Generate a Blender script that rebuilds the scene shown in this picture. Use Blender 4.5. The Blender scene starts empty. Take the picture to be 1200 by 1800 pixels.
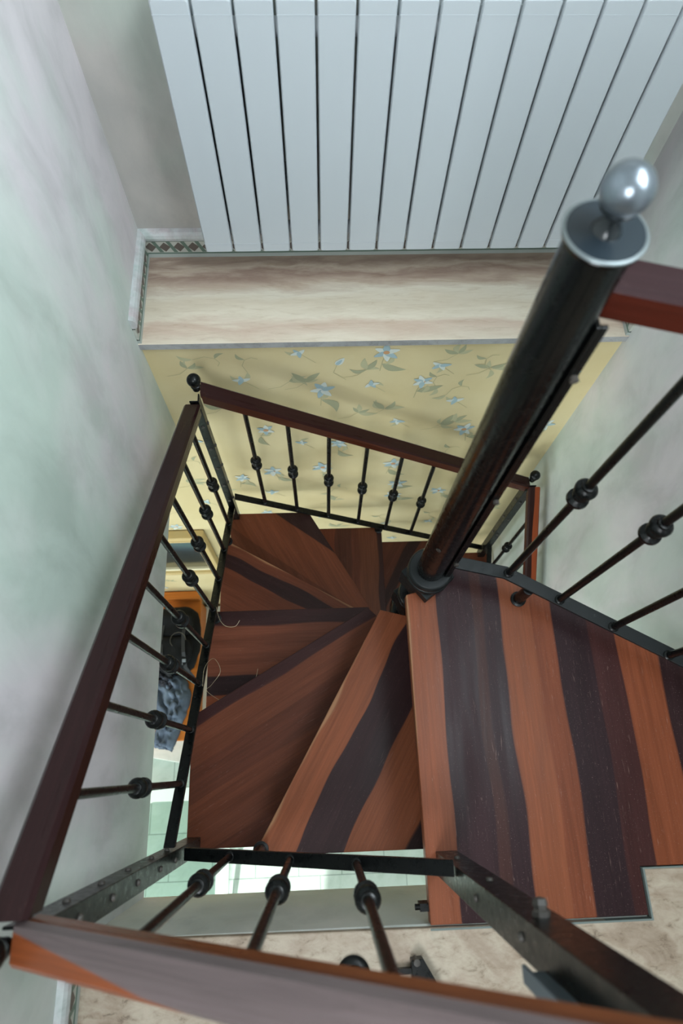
import bpy, bmesh, math, random
from mathutils import Vector, Matrix
random.seed(7)
S = bpy.context.scene
COL = S.collection
UP = 4.755                      # eye height above the lower floor; everything below is written relative to the eye

# ------------------------------------------------------------------ camera
cam = bpy.data.cameras.new('camera'); co = bpy.data.objects.new('camera', cam); COL.objects.link(co)
rx = Vector((0.9991234, -0.0361487, 0.0211099)); dn = Vector((-0.0257396, -0.9281947, -0.3712035)); fw = Vector((0.0330126, 0.3703347, -0.9283116))
m = Matrix((rx, -dn, -fw)).transposed().to_4x4(); co.matrix_world = m
cam.sensor_fit = 'VERTICAL'; cam.sensor_height = 36; cam.lens = 22.6; cam.clip_start = 0.02
cam.dof.use_dof = True; cam.dof.focus_distance = 1.85; cam.dof.aperture_fstop = 3.6
S.camera = co
# ------------------------------------------------------------------ world, lights, exposure
S.view_settings.view_transform = 'Standard'; S.view_settings.look = 'None'; S.view_settings.gamma = 1
S.view_settings.exposure = 0.0
S.view_settings.use_curve_mapping = False
w = bpy.data.worlds.new('sky'); S.world = w; w.use_nodes = True
w.node_tree.nodes['Background'].inputs[0].default_value = (0.62, 0.78, 1.0, 1); w.node_tree.nodes['Background'].inputs[1].default_value = 1.2
def area(name, loc, aim, sx, sy, power, col, spread=180):
    l = bpy.data.lights.new(name, 'AREA'); l.shape = 'RECTANGLE'; l.size = sx; l.size_y = sy; l.energy = power; l.color = col
    l.spread = math.radians(spread)
    o = bpy.data.objects.new(name, l); COL.objects.link(o); o.location = loc
    o.rotation_euler = (Vector(aim) - Vector(loc)).to_track_quat('-Z', 'Y').to_euler()
    return o
area('right_window_light', (.90, .50, .42), (-.5, .95, -.45), 1.1, .9, 55, (0.84, 0.94, 1.0), 150)
area('left_fill_light', (-.35, -1.2, .45), (.8, .6, -.9), .9, .8, 36, (0.90, 0.96, 1.0), 150)  # fill light added to brighten the right wall and front; no window here
area('lower_window_light', (-1.2, -2.75, -3.1), (-0.6, 1.0, -3.5), 2.2, 1.5, 85, (0.90, 1.0, 0.99))
area('lower_side_window_light', (-2.85, -0.6, -3.1), (0.5, 0.4, -3.4), 1.6, 1.4, 55, (0.92, 1.0, 0.97))
sun = bpy.data.lights.new('sun', 'SUN'); sun.energy = 9; sun.angle = 0.02; sun.color = (1, 1, 0.97)
so = bpy.data.objects.new('sun', sun); COL.objects.link(so); so.rotation_euler = Vector((0.10, 0.80, -0.56)).to_track_quat('-Z', 'Y').to_euler()

# ------------------------------------------------------------------ material helpers
def srgb(c):
    return tuple(((v/255)/12.92 if v/255 <= .04045 else ((v/255+.055)/1.055)**2.4) for v in c) + (1,)
class N:
    def __init__(s, name):
        s.m = bpy.data.materials.new(name); s.m.use_nodes = True; s.t = s.m.node_tree; s.b = s.t.nodes['Principled BSDF']
    def n(s, k, **kw):
        x = s.t.nodes.new(k)
        for a, b in kw.items():
            if a.startswith('_'): setattr(x, a[1:], b)
            else: x.inputs[a].default_value = b
        return x
    def l(s, a, b): s.t.links.new(a, b)
    def ramp(s, fac, stops, mode='LINEAR'):
        r = s.t.nodes.new('ShaderNodeValToRGB'); r.color_ramp.interpolation = mode
        e = r.color_ramp.elements
        while len(e) > 1: e.remove(e[-1])
        e[0].position = stops[0][0]; e[0].color = stops[0][1]
        for p, c in stops[1:]:
            q = e.new(p); q.color = c
        s.l(fac, r.inputs[0]); return r
    def mix(s, f, a, b, mode='MIX'):
        x = s.t.nodes.new('ShaderNodeMix'); x.data_type = 'RGBA'; x.blend_type = mode
        for i, v in ((0, f), (6, a), (7, b)):
            if hasattr(v, 'node') or isinstance(v, bpy.types.NodeSocket): s.l(v, x.inputs[i])
            else: x.inputs[i].default_value = v
        return x.outputs[2]
    def math(s, op, a, b=0.0):
        x = s.t.nodes.new('ShaderNodeMath'); x.operation = op
        for i, v in ((0, a), (1, b)):
            if isinstance(v, bpy.types.NodeSocket): s.l(v, x.inputs[i])
            else: x.inputs[i].default_value = v
        return x.outputs[0]
def plain(name, c, rough=.5, metal=0, spec=.5, coat=0):
    k = N(name); k.b.inputs['Base Color'].default_value = srgb(c); k.b.inputs['Roughness'].default_value = rough
    k.b.inputs['Metallic'].default_value = metal; k.b.inputs['Specular IOR Level'].default_value = spec; k.b.inputs['Coat Weight'].default_value = coat
    return k.m
def plaster(name, c1, c2, c3, seed=0.0, scale=1.0):
    k = N(name); tc = k.n('ShaderNodeTexCoord'); mp = k.n('ShaderNodeMapping'); mp.inputs['Location'].default_value = (seed, seed*2, seed)
    mp.inputs['Scale'].default_value = (scale, scale, scale*.55); k.l(tc.outputs['Object'], mp.inputs[0])
    n1 = k.n('ShaderNodeTexNoise', Scale=2.4, Detail=4.0, Roughness=.55, Distortion=.25); k.l(mp.outputs[0], n1.inputs[0])
    n2 = k.n('ShaderNodeTexNoise', Scale=6.5, Detail=6.0, Roughness=.6, Distortion=.35); k.l(mp.outputs[0], n2.inputs[0])
    n3 = k.n('ShaderNodeTexNoise', Scale=60.0, Detail=3.0); k.l(mp.outputs[0], n3.inputs[0])
    r = k.ramp(n1.outputs[0], [(.36, srgb(c1)), (.5, srgb(c2)), (.64, srgb(c3))])
    r2 = k.ramp(n2.outputs[0], [(.33, (.80, .81, .80, 1)), (.5, (1, 1, 1, 1)), (.68, (1.12, 1.11, 1.11, 1))])
    c = k.mix(.8, r.outputs[0], r2.outputs[0], 'MULTIPLY')
    # small pale chips in the paint
    v = k.n('ShaderNodeTexNoise', Scale=9.0, Detail=8.0, Roughness=.75); k.l(mp.outputs[0], v.inputs[0])
    ch = k.ramp(v.outputs[0], [(.0, (0, 0, 0, 1)), (.735, (0, 0, 0, 1)), (.75, (1, 1, 1, 1))])
    c = k.mix(ch.outputs[0], c, srgb((205, 215, 212)))
    k.l(c, k.b.inputs['Base Color']); k.b.inputs['Roughness'].default_value = .62
    b = k.n('ShaderNodeBump', Strength=.12, Distance=.004); k.l(n3.outputs[0], b.inputs['Height']); k.l(b.outputs[0], k.b.inputs['Normal'])
    return k.m
def wood(name, bands, lo=0.0, hi=1.0, skew=0.0, wob=.012, rough=.34, grain=.22, scratch=0.0, vs=2.2, seed=0.0):
    """bands: (start distance, colour) measured along UV.x in metres"""
    k = N(name); uv = k.n('ShaderNodeUVMap'); sp = k.n('ShaderNodeSeparateXYZ'); k.l(uv.outputs[0], sp.inputs[0])
    cb = k.n('ShaderNodeCombineXYZ'); k.l(k.math('MULTIPLY', sp.outputs[0], 3.0), cb.inputs[0]); k.l(k.math('MULTIPLY', sp.outputs[1], vs), cb.inputs[1]); cb.inputs[2].default_value = seed
    nz = k.n('ShaderNodeTexNoise', Scale=1.6, Detail=1.0); k.l(cb.outputs[0], nz.inputs[0])
    off = k.math('MULTIPLY', k.math('SUBTRACT', nz.outputs[0], .5), wob*6)
    u = k.math('ADD', k.math('ADD', sp.outputs[0], off), k.math('MULTIPLY', sp.outputs[1], skew))
    f = k.math('DIVIDE', k.math('SUBTRACT', u, lo), hi-lo)
    st = []; e = .0012/(hi-lo)
    for i, (p, c) in enumerate(bands):
        q = min(max((p-lo)/(hi-lo), 0), 1)
        if i: st.append((min(q+e, 1), srgb(c)))
        else: st.append((0, srgb(c)))
        if i < len(bands)-1: st.append((max((bands[i+1][0]-lo)/(hi-lo)-e, 0), srgb(c)))
    r = k.ramp(f, st)
    g = k.n('ShaderNodeCombineXYZ'); k.l(k.math('MULTIPLY', sp.outputs[0], 170), g.inputs[0]); k.l(k.math('MULTIPLY', sp.outputs[1], 5), g.inputs[1]); g.inputs[2].default_value = seed
    gn = k.n('ShaderNodeTexNoise', Scale=1.0, Detail=5.0, Roughness=.65, Distortion=.6); k.l(g.outputs[0], gn.inputs[0])
    g2 = k.n('ShaderNodeCombineXYZ'); k.l(k.math('MULTIPLY', sp.outputs[0], 26), g2.inputs[0]); k.l(k.math('MULTIPLY', sp.outputs[1], 2.0), g2.inputs[1]); g2.inputs[2].default_value = seed+3
    gm = k.n('ShaderNodeTexNoise', Scale=1.0, Detail=3.0, Distortion=.8); k.l(g2.outputs[0], gm.inputs[0])
    gr = k.ramp(gn.outputs[0], [(.3, (1-grain*1.4,)*3+(1,)), (.7, (1+grain,)*3+(1,))])
    gq = k.ramp(gm.outputs[0], [(.32, (1-grain*1.2,)*3+(1,)), (.7, (1+grain*.9,)*3+(1,))])
    c = k.mix(1.0, r.outputs[0], gr.outputs[0], 'MULTIPLY'); c = k.mix(1.0, c, gq.outputs[0], 'MULTIPLY')
    if scratch:
        sc = k.n('ShaderNodeTexNoise', Scale=420.0, Detail=2.0, Roughness=.6); k.l(uv.outputs[0], sc.inputs[0])
        sr = k.ramp(sc.outputs[0], [(0, (0, 0, 0, 1)), (.66, (0, 0, 0, 1)), (.74, (scratch,)*3+(1,))])
        s2 = k.n('ShaderNodeCombineXYZ'); k.l(k.math('MULTIPLY', sp.outputs[0], 330), s2.inputs[0]); k.l(k.math('MULTIPLY', sp.outputs[1], 22), s2.inputs[1])
        sn = k.n('ShaderNodeTexNoise', Scale=1.0, Detail=2.0, Distortion=1.2); k.l(s2.outputs[0], sn.inputs[0])
        s3 = k.ramp(sn.outputs[0], [(0, (0, 0, 0, 1)), (.68, (0, 0, 0, 1)), (.76, (scratch*.7,)*3+(1,))])
        c = k.mix(sr.outputs[0], c, srgb((165, 140, 135))); c = k.mix(s3.outputs[0], c, srgb((165, 135, 125)))
    k.l(c, k.b.inputs['Base Color']); k.b.inputs['Roughness'].default_value = rough
    k.b.inputs['Specular IOR Level'].default_value = .16
    rr = k.ramp(gm.outputs[0], [(.3, (rough-.06,)*3+(1,)), (.7, (rough+.1,)*3+(1,))]); k.l(rr.outputs[0], k.b.inputs['Roughness'])
    b = k.n('ShaderNodeBump', Strength=.08, Distance=.001); k.l(gn.outputs[0], b.inputs['Height']); k.l(b.outputs[0], k.b.inputs['Normal'])
    return k.m
def travertine(name, ax, c=((206, 192, 172), (228, 220, 204), (178, 152, 132), (216, 206, 188)), pits=.5, band=9.0):
    k = N(name); tc = k.n('ShaderNodeTexCoord'); mp = k.n('ShaderNodeMapping'); mp.inputs['Scale'].default_value = ax; k.l(tc.outputs['Object'], mp.inputs[0])
    n1 = k.n('ShaderNodeTexNoise', Scale=band, Detail=7.0, Roughness=.62, Distortion=.7); k.l(mp.outputs[0], n1.inputs[0])
    r = k.ramp(n1.outputs[0], [(.30, srgb(c[2])), (.43, srgb(c[0])), (.55, srgb(c[1])), (.68, srgb(c[3]))])
    n2 = k.n('ShaderNodeTexNoise', Scale=band*5, Detail=6.0, Roughness=.7, Distortion=.4); k.l(mp.outputs[0], n2.inputs[0])
    r2 = k.ramp(n2.outputs[0], [(.30, (.42, .38, .34, 1)), (.42, (.88, .86, .83, 1)), (.55, (1, 1, 1, 1)), (.75, (1.08, 1.08, 1.08, 1))])
    cc = k.mix(pits, r.outputs[0], r2.outputs[0], 'MULTIPLY')
    k.l(cc, k.b.inputs['Base Color']); k.b.inputs['Roughness'].default_value = .5
    b = k.n('ShaderNodeBump', Strength=.25, Distance=.002); k.l(n2.outputs[0], b.inputs['Height']); k.l(b.outputs[0], k.b.inputs['Normal'])
    return k.m
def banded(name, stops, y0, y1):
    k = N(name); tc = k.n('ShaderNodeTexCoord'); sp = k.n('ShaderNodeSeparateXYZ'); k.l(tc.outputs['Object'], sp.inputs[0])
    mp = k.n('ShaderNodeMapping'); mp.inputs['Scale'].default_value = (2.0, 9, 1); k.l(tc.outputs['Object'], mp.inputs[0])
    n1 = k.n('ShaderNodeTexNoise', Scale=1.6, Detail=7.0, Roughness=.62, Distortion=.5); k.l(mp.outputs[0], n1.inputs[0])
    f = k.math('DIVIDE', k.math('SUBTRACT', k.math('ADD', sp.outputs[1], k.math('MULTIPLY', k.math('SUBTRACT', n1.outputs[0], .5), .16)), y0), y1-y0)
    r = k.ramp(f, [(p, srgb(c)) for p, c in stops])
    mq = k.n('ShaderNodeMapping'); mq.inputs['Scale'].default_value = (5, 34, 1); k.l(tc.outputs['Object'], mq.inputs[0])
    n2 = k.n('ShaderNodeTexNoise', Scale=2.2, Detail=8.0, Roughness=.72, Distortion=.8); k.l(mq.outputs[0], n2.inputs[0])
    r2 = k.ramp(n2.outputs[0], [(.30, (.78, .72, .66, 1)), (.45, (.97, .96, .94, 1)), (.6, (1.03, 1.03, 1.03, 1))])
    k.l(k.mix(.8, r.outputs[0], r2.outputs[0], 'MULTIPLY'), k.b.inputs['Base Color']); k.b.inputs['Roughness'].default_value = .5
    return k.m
def tiles(name):
    k = N(name); tc = k.n('ShaderNodeTexCoord'); mp = k.n('ShaderNodeMapping'); k.l(tc.outputs['Object'], mp.inputs[0])
    br = k.n('ShaderNodeTexBrick', _offset=0.5, Scale=1.0); k.l(mp.outputs[0], br.inputs[0])
    br.inputs['Color1'].default_value = srgb((176, 188, 181)); br.inputs['Color2'].default_value = srgb((184, 196, 188)); br.inputs['Mortar'].default_value = srgb((134, 146, 140))
    br.inputs['Brick Width'].default_value = .28; br.inputs['Row Height'].default_value = .28; br.inputs['Mortar Size'].default_value = .0035; br.inputs['Mortar Smooth'].default_value = .3
    n1 = k.n('ShaderNodeTexNoise', Scale=7.0, Detail=7.0, Roughness=.7, Distortion=1.2); k.l(tc.outputs['Object'], n1.inputs[0])
    r = k.ramp(n1.outputs[0], [(.35, (.86, .89, .86, 1)), (.6, (1.04, 1.04, 1.04, 1))])
    k.l(k.mix(1.0, br.outputs[0], r.outputs[0], 'MULTIPLY'), k.b.inputs['Base Color']); k.b.inputs['Roughness'].default_value = .25
    return k.m
def paper(name):
    k = N(name); tc = k.n('ShaderNodeTexCoord'); n1 = k.n('ShaderNodeTexNoise', Scale=4.0, Detail=4.0); k.l(tc.outputs['Object'], n1.inputs[0])
    wv = k.n('ShaderNodeTexWave', Scale=190.0, Distortion=2.0, _bands_direction='X'); k.l(tc.outputs['Object'], wv.inputs[0])
    wz = k.n('ShaderNodeTexWave', Scale=190.0, Distortion=2.0, _bands_direction='Z'); k.l(tc.outputs['Object'], wz.inputs[0])
    r = k.ramp(n1.outputs[0], [(.35, srgb((203, 186, 142))), (.65, srgb((212, 197, 156)))])
    f = k.ramp(k.mix(.5, wv.outputs[0], wz.outputs[0]), [(0, (.95, .95, .95, 1)), (1, (1.03, 1.03, 1.03, 1))])
    k.l(k.mix(1.0, r.outputs[0], f.outputs[0], 'MULTIPLY'), k.b.inputs['Base Color']); k.b.inputs['Roughness'].default_value = .8
    return k.m
def metal(name, c=(9, 11, 11), rough=.28, speck=.25):
    k = N(name); tc = k.n('ShaderNodeTexCoord'); n1 = k.n('ShaderNodeTexNoise', Scale=55.0, Detail=6.0, Roughness=.75); k.l(tc.outputs['Object'], n1.inputs[0])
    r = k.ramp(n1.outputs[0], [(.0, srgb(c)), (.62, srgb(c)), (.78, srgb(tuple(v+int(90*speck) for v in c)))])
    k.l(r.outputs[0], k.b.inputs['Base Color'])
    rr = k.ramp(n1.outputs[0], [(.35, (rough-.05,)*3+(1,)), (.7, (rough+.15,)*3+(1,))]); k.l(rr.outputs[0], k.b.inputs['Roughness'])
    k.b.inputs['Specular IOR Level'].default_value = .26
    return k.m

BLACK = metal('black_paint'); STEEL = metal('bolt_metal', (70, 66, 62), .4, .4)
FINIAL = plain('gunmetal', (118, 126, 134), .28, .8)
POLE = metal('glossy_black_enamel', (7, 9, 9), .2, .1)
SLATE = metal('grey_black_paint', (26, 30, 31), .40, .5)
WALLM = plaster('mottled_plaster', (182, 196, 188), (198, 204, 200), (208, 202, 206), 1.3)
WALLB = plaster('warm_mottled_plaster', (158, 156, 152), (172, 168, 163), (168, 174, 166), 4.1)
WALLF = plaster('slab_plaster', (204, 212, 206), (214, 218, 210), (220, 220, 214), 7.7)
CEIL = plain('ceiling_paint', (205, 208, 206), .8)
TRAV_LEDGE = banded('banded_shaded_travertine', [(0, (214, 202, 184)), (.16, (196, 174, 156)), (.26, (214, 204, 186)), (.42, (200, 188, 168)), (.55, (206, 198, 182)), (.66, (176, 158, 142)), (.76, (144, 122, 110)), (.82, (176, 160, 144)), (.90, (140, 120, 108)), (1, (164, 146, 130))], -.165, .165)  # dark back stops mix brown stone banding with painted shadow near the radiator
TRAV_FLOOR = travertine('pitted_travertine', (.8, 1.5, 1), c=((164, 146, 128), (180, 166, 148), (136, 118, 100), (168, 156, 138)), pits=1.2, band=7.0)
TILE = tiles('pale_green_tiles'); PAPER = paper('yellow_wallpaper')
DARK, MID, LIT = (52, 31, 33), (84, 44, 32), (152, 80, 50)
GREY = plain('grout', (112, 122, 118), .8)

# ------------------------------------------------------------------ mesh helpers
def finish(name, bm, mats, parent=None, smooth=False, bevel=0.0, seg=2):
    bmesh.ops.recalc_face_normals(bm, faces=bm.faces)
    if parent is not None: org = Vector(parent['_w'])
    else:
        xs = [v.co for v in bm.verts]; lo = Vector([min(c[i] for c in xs) for i in range(3)]); hi = Vector([max(c[i] for c in xs) for i in range(3)])
        org = Vector(((lo.x+hi.x)/2, (lo.y+hi.y)/2, lo.z))
    for v in bm.verts: v.co -= org
    me = bpy.data.meshes.new(name); bm.to_mesh(me); bm.free()
    for mm in (mats if isinstance(mats, (list, tuple)) else [mats]): me.materials.append(mm)
    if smooth:
        for p in me.polygons: p.use_smooth = True
        if smooth != 'all':
            me.set_sharp_from_angle(angle=math.radians(40))
    o = bpy.data.objects.new(name, me); COL.objects.link(o); o['_w'] = tuple(org)
    if parent is not None:
        o.parent = parent; o['_w'] = tuple(org)
    else: o.location = org
    if bevel:
        b = o.modifiers.new('bevel', 'BEVEL'); b.width = bevel; b.segments = seg; b.limit_method = 'ANGLE'; b.angle_limit = math.radians(35)
    return o
def thing(name, label, cat, loc, group=None):
    o = bpy.data.objects.new(name, None); COL.objects.link(o); o.location = loc; o['_w'] = tuple(loc); o.empty_display_size = .05
    o['label'] = label; o['category'] = cat
    if group: o['group'] = group
    return o
def tag(o, label, cat, group=None):
    o['label'] = label; o['category'] = cat
    if group: o['group'] = group
    return o
def struct(o, label=None):
    o['kind'] = 'structure'
    if label: o['label'] = label
    return o
def box(bm, x0, x1, y0, y1, z0, z1, mi=0):
    vs = [bm.verts.new((x, y, z)) for x in (x0, x1) for y in (y0, y1) for z in (z0, z1)]
    fs = []
    for f in ((0, 1, 3, 2), (4, 6, 7, 5), (0, 4, 5, 1), (2, 3, 7, 6), (0, 2, 6, 4), (1, 5, 7, 3)):
        q = bm.faces.new([vs[i] for i in f]); q.material_index = mi; fs.append(q)
    return vs
def prism(bm, pts, z0, z1, mi=0):
    a = [bm.verts.new((x, y, z0)) for x, y in pts]; b = [bm.verts.new((x, y, z1)) for x, y in pts]
    n = len(pts); fs = [bm.faces.new(a[::-1]), bm.faces.new(b)]
    for i in range(n): fs.append(bm.faces.new((a[i], a[(i+1) % n], b[(i+1) % n], b[i])))
    for f in fs: f.material_index = mi
    return fs
def lathe(bm, prof, p0, axis=Vector((0, 0, 1)), seg=20, mi=0):
    """prof: list of (radius, height)"""
    q = axis.normalized().to_track_quat('Z', 'Y'); rings = []
    for r, h in prof:
        if r < 1e-6: rings.append([bm.verts.new(Vector(p0)+q @ Vector((0, 0, h)))])
        else: rings.append([bm.verts.new(Vector(p0)+q @ Vector((r*math.cos(2*math.pi*i/seg), r*math.sin(2*math.pi*i/seg), h))) for i in range(seg)])
    for a, b in zip(rings, rings[1:]):
        for i in range(seg):
            j = (i+1) % seg
            if len(a) == 1 and len(b) == 1: continue
            if len(a) == 1: f = bm.faces.new((a[0], b[i], b[j]))
            elif len(b) == 1: f = bm.faces.new((a[i], a[j], b[0]))
            else: f = bm.faces.new((a[i], a[j], b[j], b[i]))
            f.material_index = mi
    for r in (rings[0], rings[-1]):
        if len(r) > 2:
            f = bm.faces.new(r); f.material_index = mi
def sphere_prof(r, zc, n=12, a0=-90, a1=90):
    return [(r*math.cos(math.radians(a0+(a1-a0)*i/n)), zc+r*math.sin(math.radians(a0+(a1-a0)*i/n))) for i in range(n+1)]
def tube(bm, pts, r, seg=10, mi=0):
    pts = [Vector(p) for p in pts]; rings = []
    for i, p in enumerate(pts):
        d = (pts[min(i+1, len(pts)-1)] - pts[max(i-1, 0)]).normalized(); q = d.to_track_quat('Z', 'Y')
        rings.append([bm.verts.new(p+q @ Vector((r*math.cos(2*math.pi*k/seg), r*math.sin(2*math.pi*k/seg), 0))) for k in range(seg)])
    for a, b in zip(rings, rings[1:]):
        best = min(range(seg), key=lambda s: (a[0].co-b[s].co).length)
        for k in range(seg):
            f = bm.faces.new((a[k], a[(k+1) % seg], b[(k+1+best) % seg], b[(k+best) % seg])); f.material_index = mi
    bm.faces.new(rings[0]).material_index = mi; bm.faces.new(rings[-1]).material_index = mi
def sweep(bm, path, prof, uvscale=True):
    """prof: (side, up) points; path: 3D points, plumb mitred joints. UV = (perimeter, length)"""
    uvl = bm.loops.layers.uv.verify(); path = [Vector(p) for p in path]; n = len(prof); rings = []
    per = [0]
    for i in range(n): a, b = prof[i], prof[(i+1) % n]; per.append(per[-1]+math.dist(a, b))
    L = [0]
    for a, b in zip(path, path[1:]): L.append(L[-1]+(b-a).length)
    for i, p in enumerate(path):
        ds = []
        if i > 0: ds.append((path[i]-path[i-1]))
        if i < len(path)-1: ds.append((path[i+1]-path[i]))
        h = [Vector((d.x, d.y, 0)).normalized() for d in ds]; slope = ds[-1].z/Vector((ds[-1].x, ds[-1].y)).length
        t = (h[0]+h[-1]).normalized(); side = Vector((-t.y, t.x, 0)); k = 1/max(.3, t.dot(h[0])); up = math.sqrt(1+slope*slope)
        rings.append([bm.verts.new(p+side*(s*k)+Vector((0, 0, u*up))) for s, u in prof])
    for i in range(len(path)-1):
        for j in range(n):
            k = (j+1) % n; f = bm.faces.new((rings[i][j], rings[i][k], rings[i+1][k], rings[i+1][j])); f.material_index = 1 if n > 8 and 5 <= j <= 7 else 0
            for lp, uv in zip(f.loops, ((per[j], L[i]), (per[j+1], L[i]), (per[j+1], L[i+1]), (per[j], L[i+1]))): lp[uvl].uv = uv
    for r, l in ((rings[0], 0), (rings[-1], L[-1])):
        f = bm.faces.new(r)
        for lp in f.loops: lp[uvl].uv = (per[n//2]*.5 if False else lp.vert.co.z*.5 % .05, l)
# handrail profile, starts bottom left, goes up the left side, over the top, down the right
RAIL = [(-.018, -.05), (-.018, -.024), (-.0205, -.022), (-.0205, -.018), (-.024, -.015), (-.024, -.006), (-.018, 0), (.018, 0), (.024, -.006), (.024, -.015), (.0205, -.018), (.0205, -.022), (.018, -.024), (.018, -.05)]

# ------------------------------------------------------------------ THE SETTING
LX, RX, YB, YW, YF, FZ, SZ, LZ = -.509, .92, 1.478, 1.16, -.306, -1.545, -2.035, -4.755
def sbox(name, m_, *a, label=None):
    bm = bmesh.new(); box(bm, *a); return struct(finish(name, bm, m_), label)
sbox('wall_left', WALLM, LX-.12, LX, -2.5, YB, SZ, .95)
sbox('wall_right', WALLM, RX, RX+.12, -3.0, YB+.1, LZ, .95)
sbox('wall_back', WALLB, LX-.12, RX, YB, YB+.1, FZ, .95)
sbox('ceiling', CEIL, LX-.12, RX+.12, -2.6, YB+.1, .95, 1.05)
sbox('wall_front', WALLF, LX, RX, YF-.10, YF-.002, SZ, FZ-.02, label='plastered edge of the upper floor slab')
# upper end wall
bm = bmesh.new()
box(bm, LX-.12, RX, -2.6, -2.5, FZ, .95)
struct(finish('wall_end', bm, WALLM))
# floors
bm = bmesh.new(); prism(bm, [(LX, -2.5), (RX, -2.5), (RX, -.222), (.671, -.222), (.671, -.314), (LX, -.308)], FZ-.02, FZ)
struct(finish('floor', bm, TRAV_FLOOR, bevel=.003), 'pitted travertine floor of the landing in front of the stairwell')
bm = bmesh.new(); prism(bm, [(.205, -.3135), (.668, -.3135), (.668, -.2195), (RX, -.2195), (RX, -.2225), (.6715, -.2225), (.6715, -.317), (.205, -.317)], FZ-.02, FZ+.002)
struct(finish('trim_1', bm, GREY), 'thin grout line around the landing board')
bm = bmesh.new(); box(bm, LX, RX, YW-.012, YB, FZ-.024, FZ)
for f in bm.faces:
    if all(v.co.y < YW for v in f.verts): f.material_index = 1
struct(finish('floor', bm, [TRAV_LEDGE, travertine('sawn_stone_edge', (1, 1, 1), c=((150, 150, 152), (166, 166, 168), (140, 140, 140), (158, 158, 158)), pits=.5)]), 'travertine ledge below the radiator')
bm = bmesh.new(); box(bm, -3.0, RX, -3.0, YW, LZ-.05, LZ); struct(finish('floor', bm, TILE), 'pale green tiled floor of the storey below')
bm = bmesh.new(); box(bm, -3.0, LX-.12, -3.0, YW, SZ, SZ+.05); box(bm, LX-.12, RX, -3.0, YF-.10, SZ, SZ+.05)
struct(finish('ceiling', bm, CEIL), 'lower ceiling')
sbox('wall_side', CEIL, -3.1, -3.0, -3.0, YW+.3, LZ, SZ)
bm = bmesh.new(); X0, X1, Z0, Z1 = -1.0, -.28, -3.55, -2.5
box(bm, -3.0, X0, -3.1, -3.0, LZ, SZ); box(bm, X1, RX, -3.1, -3.0, LZ, SZ); box(bm, X0, X1, -3.1, -3.0, LZ, Z0); box(bm, X0, X1, -3.1, -3.0, Z1, SZ)
struct(finish('wall_far', bm, CEIL))
for nm, (a, b, c, d, y) in (('window_1', (X0, X1, Z0, Z1, -3.06)),):
    bm = bmesh.new(); t = .045
    box(bm, a, b, y-.02, y+.02, c, c+t); box(bm, a, b, y-.02, y+.02, d-t, d); box(bm, a, a+t, y-.02, y+.02, c+t, d-t); box(bm, b-t, b, y-.02, y+.02, c+t, d-t)
    struct(finish(nm, bm, CEIL))

# wallpapered wall with painted flowers ---------------------------------------
bm = bmesh.new(); box(bm, -3.0, RX, YW, YB+.1, LZ, FZ-.024, 0)
YP0 = YW-.0006
CNT = [0]
def lay():
    CNT[0] += 1; return YP0-.00004*(CNT[0] % 25)
def blob(cx, cz, a, b, rot, mi, y=0, n=10, tip=1.0):
    ps = []; y = lay()-y
    for i in range(n):
        t = 2*math.pi*i/n; r = 1.0
        px, pz = a*math.cos(t), b*math.sin(t)*(1-.45*tip*math.cos(t))
        ps.append(bm.verts.new((cx+px*math.cos(rot)-pz*math.sin(rot), y, cz+px*math.sin(rot)+pz*math.cos(rot))))
    f = bm.faces.new(ps); f.material_index = mi
def stroke(pts, wd, mi):
    y = lay()
    for i in range(len(pts)-1):
        (x0, z0), (x1, z1) = pts[i], pts[i+1]; d = math.hypot(x1-x0, z1-z0) or 1; nx, nz = -(z1-z0)/d*wd, (x1-x0)/d*wd
        f = bm.faces.new([bm.verts.new((x0+nx, y, z0+nz)), bm.verts.new((x0-nx, y, z0-nz)), bm.verts.new((x1-nx, y, z1-nz)), bm.verts.new((x1+nx, y, z1+nz))]); f.material_index = mi
def leaf(x, z, L, rot, mi, bend=.2):
    n = 7; top = []; bot = []; YP = lay()
    for i in range(n+1):
        t = i/n; w_ = L*.17*math.sin(math.pi*t**.8); px, pz = L*t, bend*L*math.sin(math.pi*t)
        for lst, s_ in ((top, 1), (bot, -1)):
            lst.append((px, pz+s_*w_))
    ps = top + bot[-2:0:-1]; ca, sa = math.cos(rot), math.sin(rot)
    f = bm.faces.new([bm.verts.new((x+px*ca-pz*sa, YP, z+px*sa+pz*ca)) for px, pz in ps]); f.material_index = mi
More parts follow.
